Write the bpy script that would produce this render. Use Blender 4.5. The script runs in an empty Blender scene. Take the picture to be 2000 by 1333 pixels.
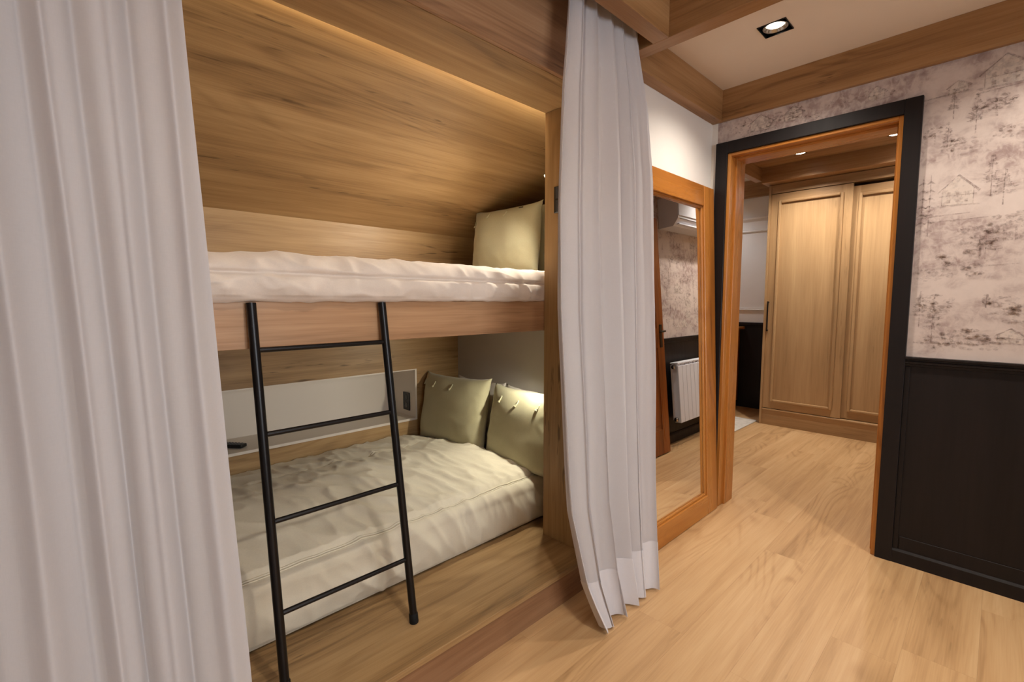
import bpy, bmesh, math, random
from mathutils import Vector, Matrix, noise
random.seed(7)
R = math.radians
scene = bpy.context.scene
COL = scene.collection

# ------------------------------------------------------------------ camera
cam_d = bpy.data.cameras.new('camera')
cam_d.lens = 16.498; cam_d.sensor_width = 36.0; cam_d.clip_start = 0.02
cam = bpy.data.objects.new('camera', cam_d); COL.objects.link(cam)
cam.location = (0, 0, 1.25)
cam.rotation_euler = (R(90 - 4.84), 0, R(46.143 - 90))
scene.camera = cam

# ------------------------------------------------------------------ exposure, world
vs = scene.view_settings
scene.display_settings.display_device = 'sRGB'
vs.view_transform = 'Standard'; vs.look = 'None'; vs.gamma = 1.0; vs.use_curve_mapping = False
vs.exposure = 0.38
wd = bpy.data.worlds.new('world'); scene.world = wd; wd.use_nodes = True
bg = wd.node_tree.nodes['Background']
bg.inputs[0].default_value = (0.90, 0.94, 1.0, 1); bg.inputs[1].default_value = 7.5   # overcast daylight through the window

WARM = (1.0, 0.90, 0.79)
cy = scene.cycles
cy.max_bounces = 8; cy.diffuse_bounces = 5; cy.glossy_bounces = 4; cy.transmission_bounces = 5; cy.transparent_max_bounces = 6
cy.blur_glossy = 1.0
P_ROOM = 14.5      # watts of one room downlight
P_HALL = 17.0

def add_light(name, kind, loc, energy, color, target=None, **kw):
    d = bpy.data.lights.new(name, kind); d.energy = energy; d.color = color
    for k, v in kw.items(): setattr(d, k, v)
    o = bpy.data.objects.new(name, d); COL.objects.link(o); o.location = loc
    if target is not None:
        o.rotation_euler = (Vector(target) - Vector(loc)).to_track_quat('-Z', 'Y').to_euler()
    return o
# portal in the window behind the camera (sends the world's daylight in)
add_light('window_portal', 'AREA', (0.55, -2.60, 1.45), 1.0, (1, 1, 1), (0.55, 0, 1.45), shape='RECTANGLE', size=1.8, size_y=1.5)
bpy.data.lights['window_portal'].cycles.is_portal = True

# ------------------------------------------------------------------ materials
MATS = {}
def s2l(c):
    return tuple(((v/255)/12.92 if v/255 <= .04045 else ((v/255+.055)/1.055)**2.4) for v in c) + (1,)
class NT:
    def __init__(s, name):
        m = bpy.data.materials.new(name); m.use_nodes = True
        s.m = m; s.t = m.node_tree; s.n = s.t.nodes; s.b = s.n['Principled BSDF']; s.out = s.n['Material Output']
        MATS[name] = m
    def new(s, typ, **kw):
        nd = s.n.new(typ)
        for k, v in kw.items(): setattr(nd, k, v)
        return nd
    def link(s, a, b): s.t.links.new(a, b)
    def math(s, op, a, b=None, clamp=False):
        nd = s.new('ShaderNodeMath', operation=op); nd.use_clamp = clamp
        for i, v in enumerate((a, b)):
            if v is None: continue
            if isinstance(v, (int, float)): nd.inputs[i].default_value = v
            else: s.link(v, nd.inputs[i])
        return nd.outputs[0]
    def mapr(s, v, a, b, c=0.0, d=1.0, smooth=False):
        nd = s.new('ShaderNodeMapRange'); nd.interpolation_type = 'SMOOTHSTEP' if smooth else 'LINEAR'
        s.link(v, nd.inputs[0])
        for i, x in enumerate((a, b, c, d)): nd.inputs[i+1].default_value = x
        return nd.outputs[0]
    def noise(s, vec, scale, detail=3, rough=.5, dist=0.0):
        nd = s.new('ShaderNodeTexNoise'); nd.inputs['Scale'].default_value = scale; nd.inputs['Detail'].default_value = detail
        nd.inputs['Roughness'].default_value = rough; nd.inputs['Distortion'].default_value = dist
        s.link(vec, nd.inputs['Vector']); return nd.outputs[0]
    def mapping(s, vec, scale, loc=(0, 0, 0)):
        nd = s.new('ShaderNodeMapping'); nd.inputs['Scale'].default_value = scale; nd.inputs['Location'].default_value = loc
        s.link(vec, nd.inputs['Vector']); return nd.outputs[0]
    def mix(s, fac, a, b, mode='MIX'):
        nd = s.new('ShaderNodeMix', data_type='RGBA', blend_type=mode)
        if isinstance(fac, (int, float)): nd.inputs[0].default_value = fac
        else: s.link(fac, nd.inputs[0])
        for i, v in ((6, a), (7, b)):
            if isinstance(v, tuple): nd.inputs[i].default_value = v
            else: s.link(v, nd.inputs[i])
        return nd.outputs[2]
    def bump(s, h, strength, dist=.002):
        nd = s.new('ShaderNodeBump'); nd.inputs['Strength'].default_value = strength; nd.inputs['Distance'].default_value = dist
        s.link(h, nd.inputs['Height']); s.link(nd.outputs[0], s.b.inputs['Normal'])
    def coord(s, rand=0.0):
        tc = s.new('ShaderNodeTexCoord'); v = tc.outputs['Object']
        if rand:
            oi = s.new('ShaderNodeObjectInfo'); cb = s.new('ShaderNodeCombineXYZ')
            s.link(s.math('MULTIPLY', oi.outputs['Random'], rand), cb.inputs[0])
            s.link(s.math('MULTIPLY', oi.outputs['Random'], rand*1.7), cb.inputs[1])
            s.link(s.math('MULTIPLY', oi.outputs['Random'], rand*.6), cb.inputs[2])
            va = s.new('ShaderNodeVectorMath', operation='ADD'); s.link(v, va.inputs[0]); s.link(cb.outputs[0], va.inputs[1]); v = va.outputs[0]
            s.rnd = oi.outputs['Random']
        return v

def wood(name, dark, mid, light, axis='x', sc=1.0, rough=.42, ring=.3, streak=.5, dash=.8, rand=0.0, spec=.35, tone=.0):
    n = NT(name); v = n.coord(rand)
    def st(al, ac): return tuple(al if a == axis else ac for a in 'xyz')
    broad = n.noise(n.mapping(v, st(.55*sc, 5.0*sc)), 1.0, 3, .55, .4)
    strk = n.noise(n.mapping(v, st(1.1*sc, 26*sc), (3, 1, 2)), 1.0, 3.5, .6, .3)
    fibre = n.noise(n.mapping(v, st(5*sc, 190*sc), (1, 5, 2)), 1.0, 1, .5)
    con = n.noise(n.mapping(v, st(.8*sc, 4.2*sc), (7, 2, 5)), 1.0, 1.2, .4, .2)
    rg = n.math('PINGPONG', n.math('MULTIPLY', con, 16.0), 0.5)
    rg = n.mapr(rg, 0.0, .30, 1.0, 0.0, True)
    rgmask = n.mapr(n.noise(n.mapping(v, st(.7*sc, 2.6*sc), (2, 9, 4)), 1.0, 2), .45, .65, 0, 1, True)
    rg = n.math('MULTIPLY', rg, rgmask)
    f = n.math('ADD', n.math('MULTIPLY', broad, .75), n.math('MULTIPLY', strk, streak))
    f = n.math('ADD', f, n.math('MULTIPLY', fibre, .22))
    f = n.math('SUBTRACT', f, n.math('MULTIPLY', rg, ring*.35))
    cen = .5*(.75+streak+.22)
    if rand and tone: f = n.math('ADD', f, n.math('MULTIPLY', n.math('SUBTRACT', n.rnd, .5), tone))
    f = n.mapr(f, cen-.30, cen+.28, 0, 1)
    cr = n.new('ShaderNodeValToRGB'); n.link(f, cr.inputs[0])
    e = cr.color_ramp.elements; e[0].position = 0.0; e[0].color = s2l(dark); e[1].position = 1.0; e[1].color = s2l(light)
    k = e.new(.48); k.color = s2l(mid)
    d1 = n.mapr(n.noise(n.mapping(v, st(7*sc, 55*sc), (5, 5, 1)), 1.0, 2), .62, .72, 0, 1, True)
    d2 = n.mapr(broad, .50, .36, 0, 1, True)
    dd = n.math('MULTIPLY', n.math('MULTIPLY', d1, d2), dash)
    col = n.mix(dd, cr.outputs[0], tuple(x*.55 for x in s2l(dark)[:3]) + (1,))
    n.link(col, n.b.inputs['Base Color'])
    n.link(n.mapr(strk, .3, .7, rough+.08, rough-.05), n.b.inputs['Roughness'])
    n.b.inputs['Specular IOR Level'].default_value = spec
    n.bump(fibre, .10, .0010)
    return n.m

def plain(name, col, rough=.5, metal=0.0, spec=.4, bumpscale=0, bumpst=.1, mottle=0.0):
    n = NT(name); c = s2l(col); n.b.inputs['Base Color'].default_value = c
    n.b.inputs['Roughness'].default_value = rough; n.b.inputs['Metallic'].default_value = metal; n.b.inputs['Specular IOR Level'].default_value = spec
    v = n.coord()
    if mottle:
        f = n.noise(v, 6.0, 5, .6); n.link(n.mix(n.mapr(f, .35, .65), tuple(x*(1-mottle) for x in c[:3])+(1,), tuple(min(1, x*(1+mottle)) for x in c[:3])+(1,)), n.b.inputs['Base Color'])
    if bumpscale: n.bump(n.noise(v, bumpscale, 3), bumpst, .001)
    return n.m

def fabric(name, col, rough=.85, weave=900, bump=.25, transl=0.0, transp=0.0, sheen=.15, mott=.06):
    n = NT(name); c = s2l(col); v = n.coord()
    w1 = n.noise(n.mapping(v, (1, 1, 9)), weave/9, 1); w2 = n.noise(n.mapping(v, (9, 9, 1)), weave/9, 1)
    h = n.math('ADD', w1, w2)
    f = n.math('ADD', n.math('MULTIPLY', h, .35), n.math('MULTIPLY', n.noise(v, 9, 3), .3))
    f = n.mapr(f, .35, .65)
    col2 = n.mix(f, tuple(x*(1-mott) for x in c[:3])+(1,), tuple(min(1, x*(1+mott)) for x in c[:3])+(1,))
    n.link(col2, n.b.inputs['Base Color']); n.b.inputs['Roughness'].default_value = rough
    n.b.inputs['Specular IOR Level'].default_value = .15; n.b.inputs['Sheen Weight'].default_value = sheen
    n.bump(h, bump, .0008)
    sh = n.b.outputs[0]
    if transl:
        tr = n.new('ShaderNodeBsdfTranslucent'); n.link(col2, tr.inputs[0])
        ms = n.new('ShaderNodeMixShader'); ms.inputs[0].default_value = transl; n.link(sh, ms.inputs[1]); n.link(tr.outputs[0], ms.inputs[2]); sh = ms.outputs[0]
    if transp:
        tp = n.new('ShaderNodeBsdfTransparent')
        ms = n.new('ShaderNodeMixShader')
        n.link(n.mapr(h, .8, 1.2, transp*1.6, transp*.4), ms.inputs[0]); n.link(sh, ms.inputs[1]); n.link(tp.outputs[0], ms.inputs[2]); sh = ms.outputs[0]
    n.link(sh, n.out.inputs[0]); return n.m

def emit(name, col, st):
    n = NT(name); n.b.inputs['Base Color'].default_value = (.8, .8, .8, 1); n.b.inputs['Emission Color'].default_value = col + (1,); n.b.inputs['Emission Strength'].default_value = st
    # faint procedural unevenness of the diffuser
    n.link(n.mapr(n.noise(n.coord(), 60, 2), .3, .7, st*.9, st*1.1), n.b.inputs['Emission Strength'])
    return n.m

OAK = ((106, 80, 50), (158, 126, 85), (188, 157, 112))
wood('oak_x', *OAK, 'x'); wood('oak_z', *OAK, 'z'); wood('oak_y', *OAK, 'y')
wood('rail_oak', (138, 102, 70), (176, 136, 99), (200, 161, 122), 'x', 1.3, streak=.75, ring=.2, dash=.25)
BEAM = ((100, 69, 40), (149, 110, 70), (177, 138, 95))
wood('beam_x', *BEAM, 'x'); wood('beam_y', *BEAM, 'y')
wood('header_oak', (104, 74, 52), (152, 114, 82), (178, 141, 106), 'x')
wood('kick_oak', (88, 62, 42), (134, 98, 69), (160, 123, 91), 'x')
wood('floor_oak', (158, 122, 82), (189, 152, 108), (206, 172, 128), 'x', 1.15, rough=.40, ring=.45, streak=.50, dash=.25, rand=37.0, spec=.35, tone=.02)
wood('ward_oak', (138, 108, 74), (174, 141, 101), (196, 164, 122), 'z', .8, ring=.15, streak=.4, dash=.35)
wood('ward_oak_y', (132, 102, 68), (168, 134, 94), (190, 156, 114), 'y', .8, ring=.15, streak=.4, dash=.3)
PINE = ((122, 70, 24), (168, 106, 44), (194, 134, 64))
wood('pine_z', *PINE, 'z', 1.0, rough=.28, ring=.4, streak=.35, dash=.3, spec=.5)
wood('pine_x', *PINE, 'x', 1.0, rough=.28, ring=.4, streak=.35, dash=.3, spec=.5)
wood('pine_y', *PINE, 'y', 1.0, rough=.28, ring=.4, streak=.35, dash=.3, spec=.5)
wood('pine_dark', (92, 42, 12), (140, 76, 26), (165, 98, 40), 'z', 1.0, rough=.3, ring=.3, streak=.35, dash=.2)
wood('black_wood', (23, 19, 19), (29, 25, 25), (35, 30, 30), 'z', 1.2, rough=.42, ring=.1, streak=.5, dash=.2, spec=.22)
plain('paint_white', (226, 221, 214), .75, bumpscale=220, bumpst=.06, mottle=.012)
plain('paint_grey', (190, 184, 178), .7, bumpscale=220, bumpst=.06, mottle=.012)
plain('ceiling_paint', (226, 213, 196), .8, bumpscale=180, bumpst=.05, mottle=.01)
plain('white_lacquer', (214, 204, 191), .4, bumpscale=150, bumpst=.02)
plain('cool_white', (220, 222, 230), .45, bumpscale=150, bumpst=.02)
plain('black_metal', (22, 20, 21), .32, .4, .5, bumpscale=500, bumpst=.05)
plain('black_plastic', (18, 18, 19), .35, 0, .5, bumpscale=400, bumpst=.04)
plain('grey_plastic', (70, 70, 74), .5, 0, .4, bumpscale=400, bumpst=.04)
plain('chrome', (205, 200, 190), .18, 1.0, .5, bumpscale=300, bumpst=.01)
plain('bronze', (70, 60, 48), .35, .9, .5, bumpscale=300, bumpst=.02)
plain('rubber', (14, 14, 14), .7, 0, .3, bumpscale=300, bumpst=.08)
plain('gap_dark', (30, 22, 16), .9, 0, .2, bumpscale=100, bumpst=.05)
plain('glass_black', (10, 10, 12), .1, 0, .5, bumpscale=50, bumpst=.0)
plain('floor_gap', (128, 96, 66), .8, 0, .2, bumpscale=100, bumpst=.05)
fabric('curtain_linen', (222, 221, 225), weave=700, bump=.05, transl=.42, mott=.02)
fabric('curtain_hem', (230, 229, 233), weave=700, bump=.05, transl=.25, mott=.02)
fabric('duvet_white', (228, 216, 204), weave=1300, bump=.12)
fabric('duvet_beige', (212, 204, 184), weave=1300, bump=.14)
fabric('sheet_grey', (160, 146, 132), weave=1300, bump=.12)
fabric('sage', (172, 166, 136), weave=1000, bump=.2)
fabric('pillow_white', (222, 216, 208), weave=1200, bump=.12)
fabric('rug_pile', (196, 190, 180), weave=260, bump=.6, mott=.22)
emit('lamp_glow', (1.0, .88, .70), 12.0)
emit('led_glow', (1.0, .86, .62), 20.0)

def mirror_mat():
    n = NT('mirror_glass'); g = n.new('ShaderNodeBsdfAnisotropic') if False else n.new('ShaderNodeBsdfGlossy')
    g.inputs['Color'].default_value = (.90, .91, .91, 1)
    # silvering: very slightly uneven
    n.link(n.mapr(n.noise(n.coord(), 3, 2), 0, 1, .010, .013), g.inputs['Roughness'])
    n.link(g.outputs[0], n.out.inputs[0])
mirror_mat()
def glass_mat():
    n = NT('window_glass'); t = n.new('ShaderNodeBsdfTransparent'); g = n.new('ShaderNodeBsdfGlossy'); g.inputs['Roughness'].default_value = .02
    ms = n.new('ShaderNodeMixShader'); fr = n.new('ShaderNodeFresnel'); fr.inputs[0].default_value = 1.45
    n.link(fr.outputs[0], ms.inputs[0]); n.link(t.outputs[0], ms.inputs[1]); n.link(g.outputs[0], ms.inputs[2]); n.link(ms.outputs[0], n.out.inputs[0])
glass_mat()
PAPER = (203, 189, 181); INK = (140, 118, 114)
def paper_mat():
    n = NT('wallpaper'); v = n.coord()
    big = n.noise(n.mapping(v, (2.2, 2.2, 4.6)), 1.0, 2, .5, .3)
    mid = n.noise(n.mapping(v, (7, 7, 13), (3, 3, 3)), 1.0, 6, .62, .6)
    fine = n.noise(n.mapping(v, (34, 34, 26), (1, 2, 8)), 1.0, 4, .6, .5)
    bank = n.mapr(n.math('ADD', n.math('MULTIPLY', big, .6), n.math('MULTIPLY', mid, .5)), .47, .68, 0, 1, True)
    leaf = n.mapr(fine, .36, .62, .35, 1, True)
    f = n.math('MULTIPLY', n.math('MULTIPLY', bank, leaf), .80)
    f = n.math('ADD', f, n.mapr(fine, .3, .75, 0, .10), clamp=True)
    n.link(n.mix(f, s2l(PAPER), s2l(INK)), n.b.inputs['Base Color']); n.b.inputs['Roughness'].default_value = .72; n.b.inputs['Specular IOR Level'].default_value = .2
    n.bump(fine, .08, .0006)
    n = NT('wallpaper_ink'); v = n.coord()
    at = n.new('ShaderNodeAttribute', attribute_name='ink')
    nz = n.noise(v, 95, 3, .65, .4)
    fac = n.math('MULTIPLY', at.outputs['Fac'], n.mapr(nz, .34, .66, .05, .85, True), clamp=True)
    n.b.inputs['Base Color'].default_value = s2l((132, 109, 105)); n.b.inputs['Roughness'].default_value = .72; n.b.inputs['Specular IOR Level'].default_value = .2
    tp = n.new('ShaderNodeBsdfTransparent'); ms = n.new('ShaderNodeMixShader'); n.link(fac, ms.inputs[0]); n.link(tp.outputs[0], ms.inputs[1]); n.link(n.b.outputs[0], ms.inputs[2]); n.link(ms.outputs[0], n.out.inputs[0])
    n = NT('wallpaper_light'); v = n.coord()
    at = n.new('ShaderNodeAttribute', attribute_name='ink')
    nz = n.noise(v, 40, 3, .6)
    fac = n.math('MULTIPLY', at.outputs['Fac'], n.mapr(nz, .3, .6, .5, 1.0, True), clamp=True)
    n.b.inputs['Base Color'].default_value = s2l((214, 200, 190)); n.b.inputs['Roughness'].default_value = .72
    tp = n.new('ShaderNodeBsdfTransparent'); ms = n.new('ShaderNodeMixShader'); n.link(fac, ms.inputs[0]); n.link(tp.outputs[0], ms.inputs[1]); n.link(n.b.outputs[0], ms.inputs[2]); n.link(ms.outputs[0], n.out.inputs[0])
paper_mat()

# ------------------------------------------------------------------ mesh helpers
class MB:
    def __init__(s): s.bm = bmesh.new()
    def box(s, x0, x1, y0, y1, z0, z1, bev=0.0, seg=1):
        b = bmesh.new()
        bmesh.ops.create_cube(b, size=1.0)
        for v in b.verts: v.co = ((x0+x1)/2+v.co.x*(x1-x0), (y0+y1)/2+v.co.y*(y1-y0), (z0+z1)/2+v.co.z*(z1-z0))
        if bev: bmesh.ops.bevel(b, geom=b.edges[:], offset=bev, segments=seg, affect='EDGES', profile=.5)
        s.merge(b); return s
    def merge(s, b, mat=None):
        me = bpy.data.meshes.new('tmp'); b.to_mesh(me); b.free()
        if mat is not None: me.transform(mat)
        s.bm.from_mesh(me); bpy.data.meshes.remove(me)
    def tube(s, pts, r, n=12, caps=True):
        pts = [Vector(p) for p in pts]; rings = []
        for i, p in enumerate(pts):
            d = (pts[min(i+1, len(pts)-1)] - pts[max(i-1, 0)]).normalized()
            up = Vector((0, 0, 1)) if abs(d.z) < .9 else Vector((1, 0, 0))
            a = d.cross(up).normalized(); b = d.cross(a).normalized()
            rr = r[i] if isinstance(r, (list, tuple)) else r
            rings.append([s.bm.verts.new(p + a*math.cos(2*math.pi*k/n)*rr + b*math.sin(2*math.pi*k/n)*rr) for k in range(n)])
        for i in range(len(rings)-1):
            for k in range(n): s.bm.faces.new((rings[i][k], rings[i][(k+1) % n], rings[i+1][(k+1) % n], rings[i+1][k]))
        if caps:
            s.bm.faces.new(rings[0][::-1]); s.bm.faces.new(rings[-1])
        return s
    def lathe(s, prof, c, axis=(0, 0, 1), n=24):
        q = Vector((0, 0, 1)).rotation_difference(Vector(axis)); c = Vector(c); rings = []
        for r, h in prof:
            rings.append([s.bm.verts.new(c + q @ Vector((r*math.cos(2*math.pi*k/n), r*math.sin(2*math.pi*k/n), h))) for k in range(n)])
        for i in range(len(rings)-1):
            for k in range(n): s.bm.faces.new((rings[i][k], rings[i][(k+1) % n], rings[i+1][(k+1) % n], rings[i+1][k]))
        for rg in (rings[0], rings[-1]):
            try: s.bm.faces.new(rg)
            except ValueError: pass
        return s
    def poly(s, pts): s.bm.faces.new([s.bm.verts.new(p) for p in pts]); return s
    def prism(s, pts2, ax, a, b):
        # polygon pts2 in the two other axes extruded from a to b along axis ax
        def mk(p, t):
            return {'x': (t, p[0], p[1]), 'y': (p[0], t, p[1]), 'z': (p[0], p[1], t)}[ax]
        v0 = [s.bm.verts.new(mk(p, a)) for p in pts2]; v1 = [s.bm.verts.new(mk(p, b)) for p in pts2]
        n = len(pts2)
        s.bm.faces.new(v0); s.bm.faces.new(v1[::-1])
        for i in range(n): s.bm.faces.new((v0[i], v1[i], v1[(i+1) % n], v0[(i+1) % n]))
        return s
    def grid(s, f, nu, nv):
        vv = [[s.bm.verts.new(f(i/nu, j/nv)) for j in range(nv+1)] for i in range(nu+1)]
        for i in range(nu):
            for j in range(nv): s.bm.faces.new((vv[i][j], vv[i+1][j], vv[i+1][j+1], vv[i][j+1]))
        return vv
    def build(s, name, mat, parent=None, smooth=False, auto=None):
        bmesh.ops.recalc_face_normals(s.bm, faces=s.bm.faces[:])
        me = bpy.data.meshes.new(name); s.bm.to_mesh(me); s.bm.free()
        me.materials.append(MATS[mat] if isinstance(mat, str) else mat)
        o = bpy.data.objects.new(name, me); COL.objects.link(o)
        if smooth: me.polygons.foreach_set('use_smooth', [True]*len(me.polygons))
        if auto is not None:
            me.polygons.foreach_set('use_smooth', [True]*len(me.polygons)); me.set_sharp_from_angle(angle=R(auto))
        if parent: o.parent = parent
        return o
def tag(o, label, cat, group=None, kind=None):
    if label: o['label'] = label
    if cat: o['category'] = cat
    if group: o['group'] = group
    if kind: o['kind'] = kind
    return o
def thing(name, label, cat, loc=(0, 0, 0), rot=(0, 0, 0), group=None):
    o = bpy.data.objects.new(name, None); COL.objects.link(o); o.location = loc; o.rotation_euler = rot; o.empty_display_size = .1
    return tag(o, label, cat, group)
def struct(name, mb, mat, parent=None, label=None, **k):
    o = mb.build(name, mat, parent, **k)
    if parent is None: o['kind'] = 'structure'
    if label: o['label'] = label
    return o
def copy_tree(o, parent=None):
    c = o.copy(); COL.objects.link(c); c.parent = parent
    for ch in list(o.children): copy_tree(ch, c)
    return c
def box(*a, **k): return MB().box(*a, **k)
def fbm(x, y, z=0.0, o=3): return noise.fractal(Vector((x, y, z)), 1.0, 2.0, o)

# ------------------------------------------------------------------ the room shell
WX = 2.838; WY = 1.245; CZ = 2.456
XL, YF = -1.6, -2.7
OY0, OY1, OZ = .338, 1.147, 2.12           # hole in the door wall

fl = struct('floor', box(XL-.1, 5.9, YF-.1, 3.3, -.10, -.006), 'floor_gap', label='light oak laminate floor of long boards')
pw, pl = .193, 1.285
row = 0; y = YF-.02
while y < 3.2:
    x = XL - random.random()*1.1
    while x < 5.85:
        x0, x1 = max(x, XL), min(x+pl, 5.85)
        if x1-x0 > .02 and not (y > WY and x1 < 2.0) and not (y > WY+.06 and x1 < 2.95):
            o = MB().box(-(x1-x0)/2, (x1-x0)/2, -pw/2, pw/2, -.006, 0).build('plank', 'floor_oak', fl)
            o.scale = (1 - .0003/(x1-x0), 1 - .0003/pw, 1); o.location = ((x0+x1)/2, y+pw/2, 0)
        x += pl
    y += pw; row += 1

struct('wall_back', box(1.93, WX, WY, WY+.10, 0, 2.6), 'paint_white', label='plain white wall behind the floor mirror')
struct('wall_left', box(XL-.1, XL, YF, 2.92, 0, 2.6), 'paint_white', label='white wall behind the camera on the left')
struct('wall_leak_block', box(XL, WX, 2.82, 2.92, 0, 2.6), 'paint_white', label='unseen wall added behind the bunk alcove to stop light leaks')  # added out of view to block daylight leaking into the alcove
w = MB()
WIN = (-.35, 1.45, .70, 2.20)
w.box(XL, WIN[0], YF-.1, YF, 0, 2.6); w.box(WIN[1], WX+.1, YF-.1, YF, 0, 2.6); w.box(WIN[0], WIN[1], YF-.1, YF, 0, WIN[2]); w.box(WIN[0], WIN[1], YF-.1, YF, WIN[3], 2.6)
struct('wall_front', w, 'paint_white', label='white wall with the window')
wi = thing('window_1', 'white framed window with two panes', None, (0, 0, 0)); wi['kind'] = 'structure'
f = MB(); t = .06
f.box(WIN[0], WIN[1], YF-.08, YF-.02, WIN[2], WIN[2]+t); f.box(WIN[0], WIN[1], YF-.08, YF-.02, WIN[3]-t, WIN[3])
for x in (WIN[0], (WIN[0]+WIN[1])/2-t/2, WIN[1]-t): f.box(x, x+t, YF-.08, YF-.02, WIN[2]+t, WIN[3]-t)
f.build('window_frame', 'cool_white', wi)
mx = (WIN[0]+WIN[1])/2
for a, b in ((WIN[0]+t, mx-t/2), (mx+t/2, WIN[1]-t)): box(a, b, YF-.054, YF-.05, WIN[2]+t, WIN[3]-t).build('pane', 'window_glass', wi)
struct('ceiling', box(XL, WX+.1, YF, 2.92, CZ, CZ+.12), 'ceiling_paint', label='white coffered ceiling of the bunk room')

# door wall (papered) with its opening
w = MB(); T = .16
w.box(WX, WX+T, YF, OY0, 0, 2.6); w.box(WX, WX+T, OY1, 3.3, 0, 2.6); w.box(WX, WX+T, OY0, OY1, OZ, 2.6)
wr = struct('wall_right', w, 'wallpaper', label='wall papered with a mauve forest landscape print')
box(WX-.0015, WX, 1.212, WY, 0, 2.285).build('corner_strip', 'paint_white', wr)

# beams
def beam(nm, *a, mat='beam_x', label=None):
    return struct(nm, box(*a, bev=.0015), mat, label=label)
B1 = beam('trim_1', 1.780, 1.853, YF, WY, 2.28, CZ, mat='beam_y', label='oak ceiling beam crossing towards the curtain')
beam('trim_2', XL, 1.780, .966, 1.035, 2.28, CZ, label='oak ceiling beam hiding the curtain track')
beam('trim_3', 1.853, 2.812, 1.181, WY, 2.285, CZ, label='oak beam along the white wall under the ceiling')
beam('trim_4', 2.812, WX, YF, WY, 2.285, CZ, mat='beam_y', label='oak beam along the top of the papered wall')

# ------------------------------------------------------------------ wallpaper print (flat print on the papered wall)
class Print:
    def __init__(s): s.f = []; s.rng = random.Random(3)
    def quad(s, pts, a): s.f.append((pts, a*.9))
    def stroke(s, p, q, w, a, w2=None):
        (x0, y0), (x1, y1) = p, q; L = math.hypot(x1-x0, y1-y0) or 1e-6; nx, ny = -(y1-y0)/L, (x1-x0)/L; w2 = w if w2 is None else w2
        s.quad([(x0+nx*w/2, y0+ny*w/2), (x0-nx*w/2, y0-ny*w/2), (x1-nx*w2/2, y1-ny*w2/2), (x1+nx*w2/2, y1+ny*w2/2)], a)
    def blob(s, x, y, rx, ry, a, n=9):
        ph = s.rng.random()*6
        s.quad([(x+rx*math.cos(2*math.pi*k/n+ph)*s.rng.uniform(.7, 1.15), y+ry*math.sin(2*math.pi*k/n+ph)*s.rng.uniform(.7, 1.15)) for k in range(n)], a)
    def pine(s, x, y0, y1, wd, a=.6, bare=.3):
        s.stroke((x, y0), (x, y1), .0045, a, .0015); h = y1-y0; n = max(6, int(h/.0115)); r = s.rng
        for i in range(n):
            t = bare + (1-bare)*i/n; hw = wd*(1-t)*.62 + .006
            for sg in (-1, 1):
                if r.random() < .15: continue
                l = hw*r.uniform(.6, 1.15); yy = y0+h*t
                s.stroke((x, yy), (x+sg*l*.6, yy-l*.14), .007, a*r.uniform(.5, 1), .010); s.stroke((x+sg*l*.55, yy-l*.14), (x+sg*l, yy-l*.05), .010, a*r.uniform(.4, .9), .001)
    def broad(s, x, y, r0, a=.5, n=26, trunk=.0):
        r = s.rng
        if trunk: s.stroke((x, y), (x+.004, y-trunk), .006, a*.9, .008)
        for i in range(int(n*1.4)):
            an = r.random()*6.283; d = math.sqrt(r.random())*r0
            s.blob(x+d*math.cos(an)*1.35, y+d*math.sin(an)*.80, r.uniform(.14, .34)*r0, r.uniform(.08, .20)*r0, a*r.uniform(.3, .9))
    def house(s, x, y, wd, h, a=.5):
        # gabled chalet, x,y = lower left corner (x grows towards the picture's right)
        s.light.append(([(x, y), (x+wd, y), (x+wd, y+h*.55), (x+wd*.5, y+h), (x, y+h*.55)], .8))
        s.stroke((x-.15*wd, y+h*.45), (x+wd*.5, y+h*1.02), .006, a, .004); s.stroke((x+wd*1.18, y+h*.42), (x+wd*.5, y+h*1.02), .009, a*1.1, .006)
        s.stroke((x, y), (x, y+h*.52), .003, a*.7); s.stroke((x+wd, y), (x+wd, y+h*.52), .003, a*.7)
        for i in range(3):
            for j in range(2 if h > .09 else 1):
                cx = x+wd*(.22+.28*i); cy = y+h*(.14+.26*j); e = wd*.055
                s.quad([(cx-e, cy-e*1.3), (cx+e, cy-e*1.3), (cx+e, cy+e*1.3), (cx-e, cy+e*1.3)], a*.75)
        s.stroke((x-.1*wd, y+h*.33), (x+wd*1.1, y+h*.33), .004, a*.7)
        for k in range(9): s.stroke((x+wd*k/8, y+h*.27), (x+wd*k/8, y+h*.33), .002, a*.5)
        s.stroke((x-.2*wd, y), (x+1.2*wd, y-.004), .012, a*.6, .004)
    def emit(s, name, mat, faces, fn, parent):
        vs_, fs, ink = [], [], []
        for p, a in faces:
            k = len(vs_); vs_ += [fn(*q) for q in p]; fs.append(list(range(k, k+len(p)))); ink += [a]*len(p)
        me = bpy.data.meshes.new(name); me.from_pydata(vs_, [], fs); me.update()
        at = me.attributes.new('ink', 'FLOAT', 'POINT'); at.data.foreach_set('value', ink)
        me.materials.append(MATS[mat]); o = bpy.data.objects.new(name, me); COL.objects.link(o); o.parent = parent; o['kind'] = 'stuff'
        return o
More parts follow.
